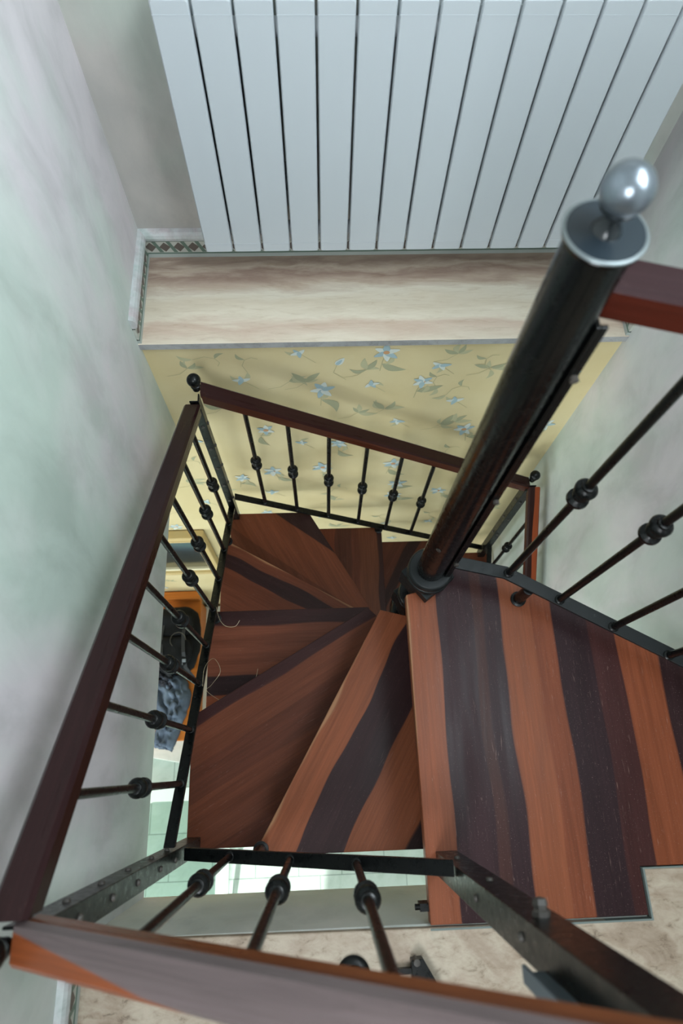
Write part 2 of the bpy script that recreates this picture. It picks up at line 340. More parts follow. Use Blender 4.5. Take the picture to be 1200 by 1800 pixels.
def flower(x, z, kind, R=random):
    if kind == 'F':
        s = R.uniform(.026, .034); a0 = R.uniform(0, 6)
        a = R.uniform(-2.2, -.9); stroke([(x, z), (x+.04*math.cos(a), z+.05*math.sin(a)), (x+.06*math.cos(a), z+.10*math.sin(a))], .0014, 5)
        leaf(x+.045*math.cos(a), z+.06*math.sin(a), R.uniform(.07, .10), a+R.uniform(.6, 2.3), 4, R.uniform(-.3, .3)); leaf(x+.02, z-.02, .05, a+R.uniform(-1, 0), 6)
        for k in range(6):
            t = a0+k*math.pi/3+R.uniform(-.25, .25); blob(x+s*.62*math.cos(t), z+s*.72*math.sin(t), s*R.uniform(.62, .85), s*.34, t, 1 if k % 2 else 2, 0.001)
        blob(x, z, .010, .009, 0, 3, 0.0015, tip=0)
    elif kind == 'b':
        s = R.uniform(.018, .026); a = R.uniform(0, 6)
        for k in range(4):
            t = a+k*1.3; blob(x+s*.6*math.cos(t), z+s*.4*math.sin(t), s*.75, s*.34, t, 1 if k % 2 else 2, 0.001)
        leaf(x, z, .045, a+2, 6); stroke([(x, z), (x+.03, z-.03), (x+.05, z-.05)], .001, 5)
    elif kind == 'u':
        blob(x, z, .022, .011, 1.0, 2, 0.001); blob(x-.003, z-.004, .016, .006, 1.0, 1, 0.0012); stroke([(x-.01, z-.02), (x-.02, z-.06), (x+.02, z-.1)], .001, 5)
    elif kind == 'l':
        a = R.uniform(-.5, .6)
        for k in range(4): leaf(x, z, R.uniform(.04, .075), a+k*R.uniform(.45, 1.1), 4 if k % 2 else 6, R.uniform(-.2, .3))
        stroke([(x, z), (x-.03, z-.03), (x-.07, z-.04)], .001, 5)
    else:
        a = R.uniform(0, 3); pts = [(x+.02*math.cos(a+i*.5)*i, z+.02*math.sin(a+i*.5)*i) for i in range(5)]; stroke(pts, .0011, 5)
        leaf(*pts[-1], .05, a+2, 6); leaf(*pts[2], .04, a, 4)
FL = [(-.052, -1.614, 'b'), (-.239, -1.753, 'b'), (-.397, -1.682, 'l'), (.018, -1.815, 'F'), (.212, -1.616, 'F'), (.157, -1.706, 'l'), (.073, -1.658, 'u'), (.176, -1.787, 'b'), (-.089, -1.765, 'l'), (-.036, -1.77, 'l'), (.141, -1.966, 'l'), (.232, -1.946, 'l'), (-.191, -2.078, 'F'), (-.066, -2.181, 'b'), (.015, -2.399, 'F'), (-.323, -1.917, 'l'), (-.178, -1.64, 's'), (-.302, -1.673, 's'), (.287, -2.031, 'b'), (-.028, -2.111, 's'), (.343, -1.779, 'F'), (.473, -1.899, 'b'), (.543, -2.101, 'F'), (.549, -1.706, 'l'), (.561, -1.64, 's'), (.432, -1.63, 'l'), (.389, -1.689, 'b'), (.823, -1.75, 'b'), (.84, -2.081, 'F'), (.426, -1.746, 's'), (.509, -1.833, 's'), (.497, -2.048, 'l'), (.809, -2.31, 'b'), (.536, -2.67, 'F'), (.816, -2.895, 'l'), (.449, -2.06, 'l'), (-.328, -2.485, 'F'), (-.208, -2.644, 'b'), (.335, -2.71, 'F'), (.123, -2.632, 's'), (-.457, -2.149, 'b'), (-.54, -2.531, 'l'), (-.65, -2.89, 's'), (-.79, -4.028, 's')]
for x, z, k in FL: flower(x, z, k)
R2 = random.Random(3)
for i in range(15):
    for j in range(14):
        x = -2.8+i*.26+R2.uniform(-.07, .07); z = -2.2-j*.18+R2.uniform(-.05, .05)
        if x > RX-.1 or z < LZ+.1 or z > SZ-.1 or min(math.hypot(x-a, z-b) for a, b, _ in FL) < .12: continue
        flower(x, z, R2.choice('FbblslsF'), R2)
struct(finish('wall_back_lower', bm, [PAPER, plain('petal_blue', (158, 180, 186), .8), plain('petal_pale', (204, 210, 204), .8), plain('flower_heart', (196, 150, 108), .8), plain('leaf_grey_green', (160, 160, 130), .8), plain('stem_grey', (176, 168, 130), .8), plain('leaf_pale', (180, 176, 142), .8)]), 'yellow wallpapered wall with small blue flowers')

# mosaic baseboards ---------------------------------------------------------
B_ST, B_CAP, B_GR, B_RD, B_WH = plain('baseboard_stone', (168, 176, 172), .5), plaster('baseboard_cap', (170, 180, 178), (186, 190, 190), (178, 170, 172), 3.0, 6), plain('mosaic_green', (98, 118, 106), .45), plain('mosaic_brown', (96, 88, 82), .45), plain('mosaic_pale', (182, 184, 176), .45)
def baseboard(name, p0, p1, nrm, label):
    """p0,p1 2D ends on the wall; nrm = 2D direction out of the wall"""
    bm = bmesh.new(); d = Vector(p1)-Vector(p0); L = d.length; d /= L; n = Vector(nrm)
    def P(s, o, z): q = Vector(p0)+d*s+n*o; return bm.verts.new((q.x, q.y, FZ+z))
    def slab(s0, s1, o1, z0, z1, mi, o0=0):
        a = [P(s, o, z) for s in (s0, s1) for o in (o0, o1) for z in (z0, z1)]
        for f in ((0, 1, 3, 2), (4, 6, 7, 5), (0, 4, 5, 1), (2, 3, 7, 6), (0, 2, 6, 4), (1, 5, 7, 3)): bm.faces.new([a[i] for i in f]).material_index = mi
    slab(0, L, .010, 0, .014, 0); slab(0, L, .008, .014, .066, 4); slab(0, L, .0095, .014, .018, 2); slab(0, L, .0095, .062, .066, 2)
    # rounded cap
    pr = [(0, .066), (.012, .066), (.017, .072), (.019, .082), (.017, .092), (.012, .100), (0, .104)]
    A = [P(0, o, z) for o, z in pr]; Bq = [P(L, o, z) for o, z in pr]
    for i in range(len(pr)): bm.faces.new((A[i], A[(i+1) % len(pr)], Bq[(i+1) % len(pr)], Bq[i])).material_index = 1
    bm.faces.new(A).material_index = 1; bm.faces.new(Bq).material_index = 1
    k = 0; s = .022; st = .0425
    while s+.02 < L:
        mi = 3 if k % 2 else 2
        f = bm.faces.new([P(s-.017, .0086, .040), P(s, .0086, .022), P(s+.017, .0086, .040), P(s, .0086, .058)]); f.material_index = 3
        f = bm.faces.new([P(s+.006, .0088, .061), P(s+.018, .0088, .061), P(s+.036, .0088, .020), P(s+.024, .0088, .020)]); f.material_index = 2
        s += st; k += 1
    return struct(finish(name, bm, [B_ST, B_CAP, B_GR, B_RD, B_WH]), label)
baseboard('baseboard_back', (LX, YB), (RX, YB), (0, -1), 'mosaic tile baseboard under the radiator')
baseboard('baseboard_left', (LX, YW-.008), (LX, YB), (1, 0), 'mosaic tile baseboard end on the left wall')
baseboard('baseboard_right', (RX, YB), (RX, YW-.008), (-1, 0), 'mosaic tile baseboard end on the right wall')
baseboard('baseboard_front', (LX, -2.5), (LX, -.33), (1, 0), 'mosaic tile baseboard along the front left wall')

# ------------------------------------------------------------------ RADIATOR
RADM = plain('radiator_enamel', (180, 186, 191), .4); RADG = plain('radiator_inner', (150, 158, 160), .5)
rad = thing('radiator', 'long white ribbed panel radiator hanging above the travertine ledge', 'radiator', (.26, 1.40, -1.413))
def radiator_section():
    bm = bmesh.new(); W = .0745; x0 = -W/2; x1 = W/2; zt = .640; r = .007; yf = 0
    # face plate outline with rounded corners
    def ro(x0, x1, z0, z1, r, n=4):
        pts = []
        for cx, cz, a in ((x1-r, z0+r, -90), (x1-r, z1-r, 0), (x0+r, z1-r, 90), (x0+r, z0+r, 180)):
            for i in range(n+1): t = math.radians(a+90*i/n); pts.append((cx+r*math.cos(t), cz+r*math.sin(t)))
        return pts
    o1 = ro(x0, x1, 0, zt, r); o0 = ro(x0+.0025, x1-.0025, .0025, zt-.0025, r-.002)
    A = [bm.verts.new((x, yf, z)) for x, z in o0]; Bv = [bm.verts.new((x, yf+.003, z)) for x, z in o1]; C = [bm.verts.new((x, yf+.012, z)) for x, z in o1]
    n = len(A); bm.faces.new(A); bm.faces.new(C[::-1])
    for p, q in ((A, Bv), (Bv, C)):
        for i in range(n): bm.faces.new((p[i], p[(i+1) % n], q[(i+1) % n], q[i]))
    # water column and rear fins
    box(bm, -.012, .012, .012, .085, .01, zt-.01)
    for y in (.035, .055, .075): box(bm, -.034, .034, y, y+.003, .02, zt-.03, 1)
    box(bm, -.030, .030, .082, .085, 0.0, zt-.01, 1)
    box(bm, -.008, .008, .02, .08, zt-.01, zt+.012)
    # header tubes joining the sections
    for z in (.045, zt-.075):
        a = [(0.018*math.cos(t*math.pi/5), 0.018*math.sin(t*math.pi/5)) for t in range(10)]
        P = [bm.verts.new((-.04, .045+y, z+q)) for y, q in a]; Q = [bm.verts.new((.04, .045+y, z+q)) for y, q in a]
        for i in range(10): bm.faces.new((P[i], P[(i+1) % 10], Q[(i+1) % 10], Q[i]))
    # raised seam strips near the ends of the plate
    for z in (.0305, zt-.0285): box(bm, x0+.001, x1-.001, -.0006, .002, z, z+.0015, 0)
    return bm
sec0 = finish('radiator_section', radiator_section(), [RADM, RADG], rad, smooth=True)
bmv = Vector(rad['_w'])
sec0.data.transform(Matrix.Translation(bmv))      # section mesh is already local
for i in range(14):
    s_ = sec0 if i == 0 else sec0.copy()
    if i: COL.objects.link(s_)
    s_.parent = rad; s_.location = (-.2630+.08*i-.26, 1.358-1.40, 0)
for x in (-.06, .56):
    bm = bmesh.new(); box(bm, x-.015, x+.015, 1.42, YB, -1.30, -1.26); box(bm, x-.015, x+.015, YB-.004, YB, -1.36, -1.22); finish('wall_bracket', bm, RADG, rad)

# ------------------------------------------------------------------ STAIRCASE
PX, PY = .26, .435
CX, CY, RISE = .2485, .455, .214
stair = thing('spiral_staircase', 'square spiral staircase of striped dark wood treads around a black central pole', 'staircase', (PX, PY, LZ))
bm = bmesh.new()
lathe(bm, [(.033, LZ+.012), (.033, -.442), (.0375, -.440), (.0385, -.436), (.036, -.433), (.0, -.433)], (PX, PY, 0), seg=40)
lathe(bm, [(.075, LZ), (.075, LZ+.012), (.0, LZ+.012)], (PX, PY, 0), seg=40)
pole = finish('central_pole', bm, POLE, stair, smooth=True)
pole['label'] = 'glossy black round pole'
bm = bmesh.new(); lathe(bm, [(.0355, -.4332), (.0355, -.4318), (.0, -.4310)], (PX, PY, 0), seg=40); lid = finish('cap_disc', bm, plain('cap_enamel', (34, 42, 48), .22), pole, smooth=True)
bm = bmesh.new(); lathe(bm, [(.0355, -.4345), (.0388, -.4345), (.0392, -.4332), (.0386, -.4322), (.0360, -.4318), (.0355, -.4330)], (PX, PY, 0), seg=40); finish('cap_rim', bm, plain('worn_rim', (120, 128, 130), .35, .6), pole, smooth=True)
bm = bmesh.new(); lathe(bm, [(.014, -.4312), (.012, -.427), (.0085, -.422), (.008, -.413), (.012, -.409), (.016, -.4075), (.0165, -.405), (.012, -.402)], (PX, PY, 0), seg=28); finish('finial_neck', bm, plain('neck_enamel', (22, 27, 30), .2), pole, smooth=True)
bm = bmesh.new(); lathe(bm, sphere_prof(.0225, -.388, 18, -70, 90), (PX, PY, 0), seg=32)
fin = finish('ball_finial', bm, FINIAL, pole, smooth=True); fin['label'] = 'polished gunmetal ball finial'
for i, a in enumerate((-2.2, 1.2)):
    bm = bmesh.new(); lathe(bm, [(.0055, 0), (.0055, .002), (.0, .003)], (PX+.0325*math.cos(a), PY+.0325*math.sin(a), -1.25+.6*i), Vector((math.cos(a), math.sin(a), 0)), 12)
    finish('set_screw', bm, STEEL, pole, smooth=True)

def clip(poly, nx, ny, c):                      # keep n.p <= c
    out = []
    for i in range(len(poly)):
        a, b = poly[i], poly[(i+1) % len(poly)]; da = nx*a[0]+ny*a[1]-c; db = nx*b[0]+ny*b[1]-c
        if da <= 0: out.append(a)
        if da*db < 0: t = da/(da-db); out.append((a[0]+t*(b[0]-a[0]), a[1]+t*(b[1]-a[1])))
    return out
# bands of each tread: distance back from its nosing (metres), colour; then board skew
T1, T2, T3 = (118, 62, 40), (100, 50, 33), (128, 70, 46)
EDGE = (150, 108, 78)
A1, A2, A3, DK = (122, 64, 40), (98, 50, 33), (84, 44, 30), (44, 26, 27)
BANDS = {
    1: ([(0, EDGE), (.003, (126, 70, 44)), (.078, DK), (.188, (112, 62, 38)), (.325, (34, 20, 20)), (.42, A2)], 0, .85, .008),
    2: ([(0, (56, 29, 28)), (.034, (100, 54, 35)), (.125, (88, 46, 30)), (.21, (98, 52, 33)), (.34, (90, 46, 30))], 0, .85, .003),
    3: ([(0, (54, 31, 30)), (.050, (108, 60, 42)), (.216, (42, 26, 27)), (.282, A1), (.40, DK)], 0, .85, .004),
    4: ([(0, EDGE), (.003, (100, 54, 36)), (.038, (48, 28, 27)), (.092, (104, 56, 38)), (.30, (86, 46, 32)), (.40, DK)], 0, .85, .008),
    5: ([(-.40, (46, 27, 25)), (-.194, (104, 56, 36)), (-.02, (88, 47, 31)), (.06, (104, 56, 36)), (.40, A3)], -.4, .6, .003),
    6: ([(0, (54, 31, 28)), (.026, (98, 56, 38)), (.11, (86, 46, 32)), (.145, (72, 39, 28)), (.22, A2), (.36, DK)], 0, .85, .005),
    7: ([(0, A2), (.05, (88, 48, 34)), (.12, (44, 26, 24)), (.17, (78, 42, 30)), (.3, DK)], 0, .85, .006)}
SK = {5: -.438}
NOSE = {1: .052, 2: .061, 3: .061, 4: .031, 5: .036, 6: .036}       # how far each nosing stands proud of the pole's centre line
def tread(k, poly, extra=None):
    ph = math.radians(270-30*k); n = (math.sin(ph), -math.cos(ph)); d = (math.cos(ph), math.sin(ph)); zt = FZ-RISE*k
    bm = bmesh.new(); fs = prism(bm, poly, zt-.034, zt); uvl = bm.loops.layers.uv.verify()
    for f in fs:
        for lp in f.loops:
            c = lp.vert.co; q = (c.x-CX, c.y-CY); s = n[0]*q[0]+n[1]*q[1]; t = d[0]*q[0]+d[1]*q[1]
            lp[uvl].uv = (NOSE.get(k, .045)-s+(zt-c.z)*.3, t)
    if k == 0: mt = wood('landing_wood', [(0, EDGE), (.002, (128, 72, 48)), (.072, (48, 28, 31)), (.160, (62, 36, 32)), (.185, (46, 27, 30)), (.228, (128, 72, 47)), (.300, (116, 62, 40)), (.352, (42, 25, 28)), (.435, (60, 31, 29)), (.50, (124, 66, 41)), (.592, (46, 28, 29)), (.67, (100, 52, 36))], 0, .75, 0.0, .005, .37, .13, .5, 2.0, 1.0)
    else:
        b, blo, bhi, wb = BANDS.get(k, BANDS[(k-1) % 4+1]); mt = wood('tread_wood_%d' % k, b, blo, bhi, SK.get(k, 0.0), wb, .38, .14, .22, 2.6, k*3.7)
    o = finish('tread', bm, mt, stair, bevel=.002)
    # hub plate gripping the inner end
    md = math.radians(270-30*k+15) if k else math.radians(262)
    bm = bmesh.new(); h = []
    for a in (0, 90, 180, 270): h.append((PX+.066*math.cos(md+math.radians(a)), PY+.066*math.sin(md+math.radians(a))))
    prism(bm, h, zt-.05, zt+.030)
    lathe(bm, [(.048, zt+.03), (.054, zt+.034), (.054, zt+.046), (.047, zt+.050), (.047, zt+.054), (.054, zt+.058), (.054, zt+.072), (.050, zt+.078), (.036, zt+.079), (.0335, zt+.079)], (PX, PY, 0), seg=36)
    if k: lathe(bm, [(.045, zt-.05), (.045, zt-.09)], (PX, PY, 0), seg=32)
    finish('hub', bm, SLATE if k == 0 else BLACK, o, smooth=True, bevel=.002)
    return o
treads = {}
XL, XR, Y0, Y1 = -.388, .885, -.190, 1.047
for k in range(14, 0, -1):
    ph = math.radians(270-30*k); n = (math.sin(ph), -math.cos(ph)); ph2 = ph+math.radians(30); n2 = (math.sin(ph2), -math.cos(ph2)); dm = (math.cos(ph+math.radians(15)), math.sin(ph+math.radians(15)))
    poly = [(XL, Y0), (XR, Y0), (XR, Y1), (XL, Y1)]
    poly = clip(poly, n[0], n[1], n[0]*CX+n[1]*CY+NOSE.get(k, .045))
    poly = clip(poly, -n2[0], -n2[1], -(n2[0]*CX+n2[1]*CY)+.0)
    poly = clip(poly, -dm[0], -dm[1], -(dm[0]*CX+dm[1]*CY)-.070)
    treads[k] = tread(k, poly)
lpoly = [(.206, -.3075), (.664, -.3075), (.664, -.2175), (RX-.004, -.2175), (RX-.004, .190), (.45, .452), (.34, .485), (.29, .485), (PX, .455), (PX-.02, .40), (.206, .392)]
treads[0] = tread(0, lpoly); treads[0]['label'] = 'large landing board with wide dark and orange stripes'
# pegs between treads and the stringer bars
def peg(k, x, y, z1, r=.013):
    zt = FZ-RISE*k; bm = bmesh.new(); lathe(bm, [(r+.006, zt), (r+.006, zt+.004), (r, zt+.005), (r, z1)], (x, y, 0), seg=18); finish('support_peg', bm, BLACK, treads[k], smooth=True)
strL = lambda y: -1.766-.694*y
strB = lambda x: -2.395-.635*(x+.334)
strF = lambda x: -1.73+.72*(x+.345)
strR = lambda y: -3.085+.66*(y-1.02)
peg(0, .482, .372, -1.452); peg(1, -.165, -.176, strF(-.165)-.01); peg(3, -.366, .492, strL(.492)-.01); peg(4, -.366, .845, strL(.845)-.01); peg(6, .271, 1.035, strB(.271)-.01)
peg(7, .62, 1.035, strB(.62)-.01)
bm = bmesh.new(); box(bm, .188, .208, -.285, -.270, FZ-.05, FZ-.012); lathe(bm, [(.006, 0), (.006, .012), (0, .012)], (.19, -.277, FZ-.02), Vector((-1, 0, 0)), 10)
finish('fixing_bracket', bm, BLACK, treads[0])

# ------------------------------------------------------------------ BALUSTRADES
def baluster(par, x, y, z0, z1, tilt=0, kz=None):
    bm = bmesh.new(); lathe(bm, [(.0078, z0-.004), (.0078, z1)], (x, y, 0), seg=14); lathe(bm, [(.0115, z0+.001), (.0115, z0+.004), (.0078, z0+.007)], (x, y, 0), seg=14)
    b = finish('baluster', bm, BLACK, par, smooth=True)
    zc = kz if kz is not None else (z0+z1)/2
    pr = [(.008, -.030), (.0115, -.029), (.012, -.025), (.0165, -.0225), (.0195, -.0180), (.0190, -.013), (.0125, -.0095), (.0105, -.0080), (.0140, -.005), (.0160, 0), (.0140, .005), (.0105, .0080), (.0125, .0095), (.0190, .013), (.0195, .0180), (.0165, .0225), (.012, .025), (.0115, .029), (.008, .030)]
    bm = bmesh.new(); lathe(bm, [(r, zc+h*1.2) for r, h in pr], (x, y, 0), seg=20); finish('turned_knob', bm, BLACK, b, smooth=True)
def rail(name, path, mt, par, depth=1.0):
    bm = bmesh.new(); sweep(bm, path, [(a, b*depth) for a, b in RAIL]); return finish(name, bm, mt, par, smooth=True)
def flat(name, path, wd, th, par, mt=BLACK):
    bm = bmesh.new(); h = wd/2; sweep(bm, path, [(-h, -th), (-h, 0), (h, 0), (h, -th)]); return finish(name, bm, mt, par, bevel=.0015)
G = 'stair balustrades'
SIDE, TOPC = (104, 46, 28), (60, 34, 38)
RW = lambda nm, b, sk=0., wb=.003, rough=.3: wood(nm, b, 0, .21, sk, wb, rough, .14, .1, 2.0, 5.0)
# perimeter coordinate: left side 0-.06, top .06-.105, right side .105-.165
mF = [RW('front_rail_side', [(0, (112, 64, 38)), (.024, (126, 76, 48)), (.040, (92, 52, 34)), (.052, (132, 84, 58)), (.165, (100, 54, 32))]), RW('front_rail_top', [(0, (94, 82, 82)), (.1717, (122, 64, 36)), (.20, (122, 66, 38))], .133, .0006, .26)]  # grey of the top face is painted sheen, reflection from above, over the wood
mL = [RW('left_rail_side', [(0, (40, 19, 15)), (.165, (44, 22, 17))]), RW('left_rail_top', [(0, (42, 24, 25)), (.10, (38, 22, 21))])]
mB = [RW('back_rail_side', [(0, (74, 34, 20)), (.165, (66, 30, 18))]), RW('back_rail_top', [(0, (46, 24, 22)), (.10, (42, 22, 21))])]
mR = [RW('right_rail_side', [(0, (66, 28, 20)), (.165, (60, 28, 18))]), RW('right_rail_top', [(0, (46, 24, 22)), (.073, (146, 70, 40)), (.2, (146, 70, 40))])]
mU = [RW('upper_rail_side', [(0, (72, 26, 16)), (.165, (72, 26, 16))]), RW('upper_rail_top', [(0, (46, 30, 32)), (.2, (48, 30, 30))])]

b1 = thing('balustrade', 'nearest stair balustrade, blurred striped handrail across the bottom foreground', 'railing', (-.06, -.173, FZ-.4), G)
ztF = lambda x: -.865+.78*(x+.357)
rail('handrail', [(.262, -.173, ztF(.262)), (-.364, -.173, ztF(-.364))], mF, b1, 1.12)
flat('lower_rail', [(-.345, -.176, strF(-.345)), (.226, -.176, strF(.226))], .028, .014, b1)
for x in (-.224, -.083, .054): baluster(b1, x, -.176, strF(x), ztF(x)-.055, kz=strF(x)+.36)
b2 = thing('balustrade', 'long left balustrade with dark red handrail running back to the ball finial', 'railing', (-.37, .43, FZ-.9), G)
ztL = lambda y: -.959-.683*y
rail('handrail', [(-.370, -.148, ztL(-.148)), (-.370, 1.012, ztL(1.012))], mL, b2)
flat('lower_rail', [(-.366, -.155, strL(-.155)), (-.366, 1.022, strL(1.022))], .026, .012, b2)
for y in (-.021, .112, .244, .371, .507, .638, .78, .92): baluster(b2, -.366, y, strL(y), ztL(y)-.055)
b3 = thing('balustrade', 'balustrade along the yellow flowered wallpaper, sloping down to the right', 'railing', (.25, 1.04, FZ-1.5), G)
ztB = lambda x: -1.600-.618*(x+.345)
rail('handrail', [(-.338, 1.04, ztB(-.338)), (.842, 1.04, ztB(.842))], mB, b3)
flat('lower_rail', [(-.343, 1.035, strB(-.343)), (.83, 1.035, strB(.83))], .024, .012, b3)
for x in (-.226, -.098, .036, .170, .301, .428, .555, .682): baluster(b3, x, 1.035, strB(x), ztB(x)-.055)
b4 = thing('balustrade', 'small balustrade down the right wall, mostly hidden below the landing board', 'railing', (.865, .43, FZ-2.2), G)
ztR = lambda y: -2.325+.66*(y-1.02)
rail('handrail', [(.858, 1.015, ztR(1.015)), (.858, -.13, ztR(-.13))], mR, b4)
flat('lower_rail', [(.856, 1.02, strR(1.02)), (.856, -.15, strR(-.15))], .024, .012, b4)
for y in (.92, .787, .654, .521, .388, .255, .12): baluster(b4, .856, y, strR(y), ztR(y)-.055)
b5 = thing('balustrade', 'balustrade joining the black central pole to the right wall above the landing board', 'railing', (.55, .35, FZ), G)
rail('handrail', [(.292, .452, -.497), (.43, .413, -.497), (RX-.002, .135, -.497)], mU, b5)
flat('lower_rail', [(.290, .447, -1.44), (.43, .412, -1.44), (RX-.002, .130, -1.44)], .030, .008, b5, SLATE)
for x, y in ((.436, .410), (.546, .343), (.658, .276), (.770, .208)): baluster(b5, x, y, -1.44, -.548, kz=-.975)
bm = bmesh.new(); box(bm, .290, .295, .412, .447, -1.50, -.54); box(bm, .295, .303, .412, .417, -1.50, -.54); eb = finish('end_post', bm, BLACK, b5, bevel=.001)
for z in (-.63, -1.0, -1.36):
    bm = bmesh.new(); lathe(bm, [(.0055, 0), (.0055, .006), (.0, .008)], (.298, .4125, z), Vector((0, -1, 0)), 10); finish('bolt', bm, STEEL, eb, smooth=True)

# corner posts: angle iron, corner towards the pole, legs pointing outward
def post(label, cx, cy, sx, sy, z0, z1, ball=None, bolts=(), leg=.040, mt=BLACK):
    p = thing('corner_post', label, 'post', (cx, cy, z0), 'steel corner posts of the stair'); t = .004
    bm = bmesh.new(); prism(bm, [(cx, cy), (cx+sx*leg, cy), (cx+sx*leg, cy+sy*t), (cx+sx*t, cy+sy*t), (cx+sx*t, cy+sy*leg), (cx, cy+sy*leg)], z0, z1)
    finish('angle_bar', bm, mt, p, bevel=.001)
    for z in bolts:
        for (bx, by, ax) in ((cx+sx*leg*.5, cy, Vector((0, -sy, 0))), (cx, cy+sy*leg*.5, Vector((-sx, 0, 0)))):
            bm = bmesh.new(); lathe(bm, [(.006, 0), (.006, .002), (.004, .0045), (.0, .005)], (bx, by, z), ax, 12); finish('bolt', bm, STEEL, p, smooth=True)
    if ball:
        x, y, z = ball
        bm = bmesh.new(); lathe(bm, [(.011, z-.045), (.011, z-.030), (.014, z-.028), (.014, z-.023), (.008, z-.020), (.008, z-.017)] + sphere_prof(.020, z, 14, -60, 90), (x, y, 0), seg=24); finish('ball_finial', bm, BLACK, p, smooth=True)
    return p
post('black corner post at the left front corner, meeting the foreground handrail', -.350, -.160, -1, -1, FZ-2*RISE, -.90, (-.386, -.182, -.862), (-1.05, -1.2, -1.35, -1.52, -1.66))
post('black corner post with a ball finial, at the far left corner by the wallpaper', -.350, 1.020, -1, 1, FZ-5*RISE, -1.65, (-.348, 1.034, -1.558), (-1.8, -1.95, -2.1, -2.25, -2.4), leg=.028)
post('black corner post with a ball finial at the far right corner', .832, 1.020, 1, 1, FZ-8*RISE, -2.33, (.846, 1.040, -2.272), (-2.5, -2.7, -2.9), leg=.034)
pf = post('thick angle iron post standing on the left edge of the striped landing board', .228, -.172, 1, -1, FZ, -.42, None, (-1.42, -1.15, -.90), .046)
bm = bmesh.new(); lathe(bm, [(.011, 0), (.011, .006), (.008, .008), (.008, .011), (.0095, .012), (.008, .019), (.0, .021)], (.251, -.1725, -.885), Vector((0, 1, 0)), 6); finish('cap_nut', bm, STEEL, pf)
bm = bmesh.new(); prism(bm, [(.204, -.203), (.208, -.203), (.208, -.220), (.204, -.220)], -.82, -.50); box(bm, .208, .228, -.214, -.210, -.82, -.7); finish('mounting_plate', bm, plain('plate_grey', (72, 84, 92), .5), pf)

# ------------------------------------------------------------------ fittings on the travertine at the front
bm = bmesh.new(); lathe(bm, [(.033, FZ), (.033, FZ+.006), (.028, FZ+.011), (.018, FZ+.012), (.016, FZ+.02), (.0, FZ+.022)], (.043, -.385, 0), seg=32)
tag(finish('floor_flange', bm, BLACK, smooth=True), 'round black flange on the travertine, half hidden under the foreground handrail', 'flange')
br = thing('floor_bracket', 'small black steel bracket with a bolt on the travertine beside the landing board', 'bracket', (.19, -.39, FZ))
bm = bmesh.new(); prism(bm, [(.158, -.360), (.182, -.358), (.212, -.409), (.212, -.45), (.158, -.45)], FZ, FZ+.028); finish('plate', bm, BLACK, br, bevel=.0015)
bm = bmesh.new(); box(bm, .118, .160, -.386, -.376, FZ+.004, FZ+.016); finish('arm', bm, BLACK, br)
bm = bmesh.new(); lathe(bm, [(.0045, FZ+.0), (.0045, FZ+.034), (.0065, FZ+.034), (.0065, FZ+.040), (0, FZ+.041)], (.168, -.362, 0), seg=12); finish('bolt', bm, STEEL, br, smooth=True)

# ------------------------------------------------------------------ STOREY BELOW
# picture
pic = thing('framed_picture', 'gilt framed landscape painting on the wallpaper of the storey below', 'picture', (-1.1, YW, -3.73))
bm = bmesh.new(); GOLD = plain('gilt', (196, 172, 122), .5, .1); a, b, c, d = -1.62, -.598, -3.735, -3.095; t = .05
for q in ((a, b, c, c+t), (a, b, d-t, d), (a, a+t, c+t, d-t), (b-t, b, c+t, d-t)):
    box(bm, q[0], q[1], 1.110, YW-.002, q[2], q[3])
for q in ((a+t*.75, b-t*.75, c+t*.75, c+t), (a+t*.75, b-t*.75, d-t, d-t*.75)): box(bm, q[0], q[1], 1.104, 1.12, q[2], q[3])
finish('frame', bm, GOLD, pic, bevel=.006)
bm = bmesh.new(); t2 = t; 
for q in ((a+t, b-t, c+t, c+t+.03), (a+t, b-t, d-t-.02, d-t), (a+t, a+t+.02, c+t+.03, d-t-.02), (b-t-.012, b-t, c+t+.03, d-t-.02)): box(bm, q[0], q[1], 1.122, 1.14, q[2], q[3])
finish('inner_slip', bm, plain('cream_slip', (214, 206, 178), .6), pic)
k = N('painted_landscape'); tc = k.n('ShaderNodeTexCoord'); mp = k.n('ShaderNodeMapping'); k.l(tc.outputs['Object'], mp.inputs[0]); sp = k.n('ShaderNodeSeparateXYZ'); k.l(mp.outputs[0], sp.inputs[0])
nz = k.n('ShaderNodeTexNoise', Scale=5.0, Detail=5.0); k.l(mp.outputs[0], nz.inputs[0])
zz = k.math('ADD', k.math('DIVIDE', sp.outputs[2], .64), k.math('MULTIPLY', k.math('SUBTRACT', nz.outputs[0], .5), .22))
rr = k.ramp(zz, [(0, srgb((96, 88, 64))), (.22, srgb((102, 94, 70))), (.28, srgb((34, 40, 38))), (.56, srgb((42, 50, 54))), (.62, srgb((52, 68, 76))), (.74, srgb((78, 100, 102))), (1, srgb((66, 90, 94)))])
k.l(rr.outputs[0], k.b.inputs['Base Color']); k.b.inputs['Roughness'].default_value = .4
bm = bmesh.new(); box(bm, a+t, b-t, 1.135, 1.150, c+t, d-t); finish('painting', bm, k.m, pic)

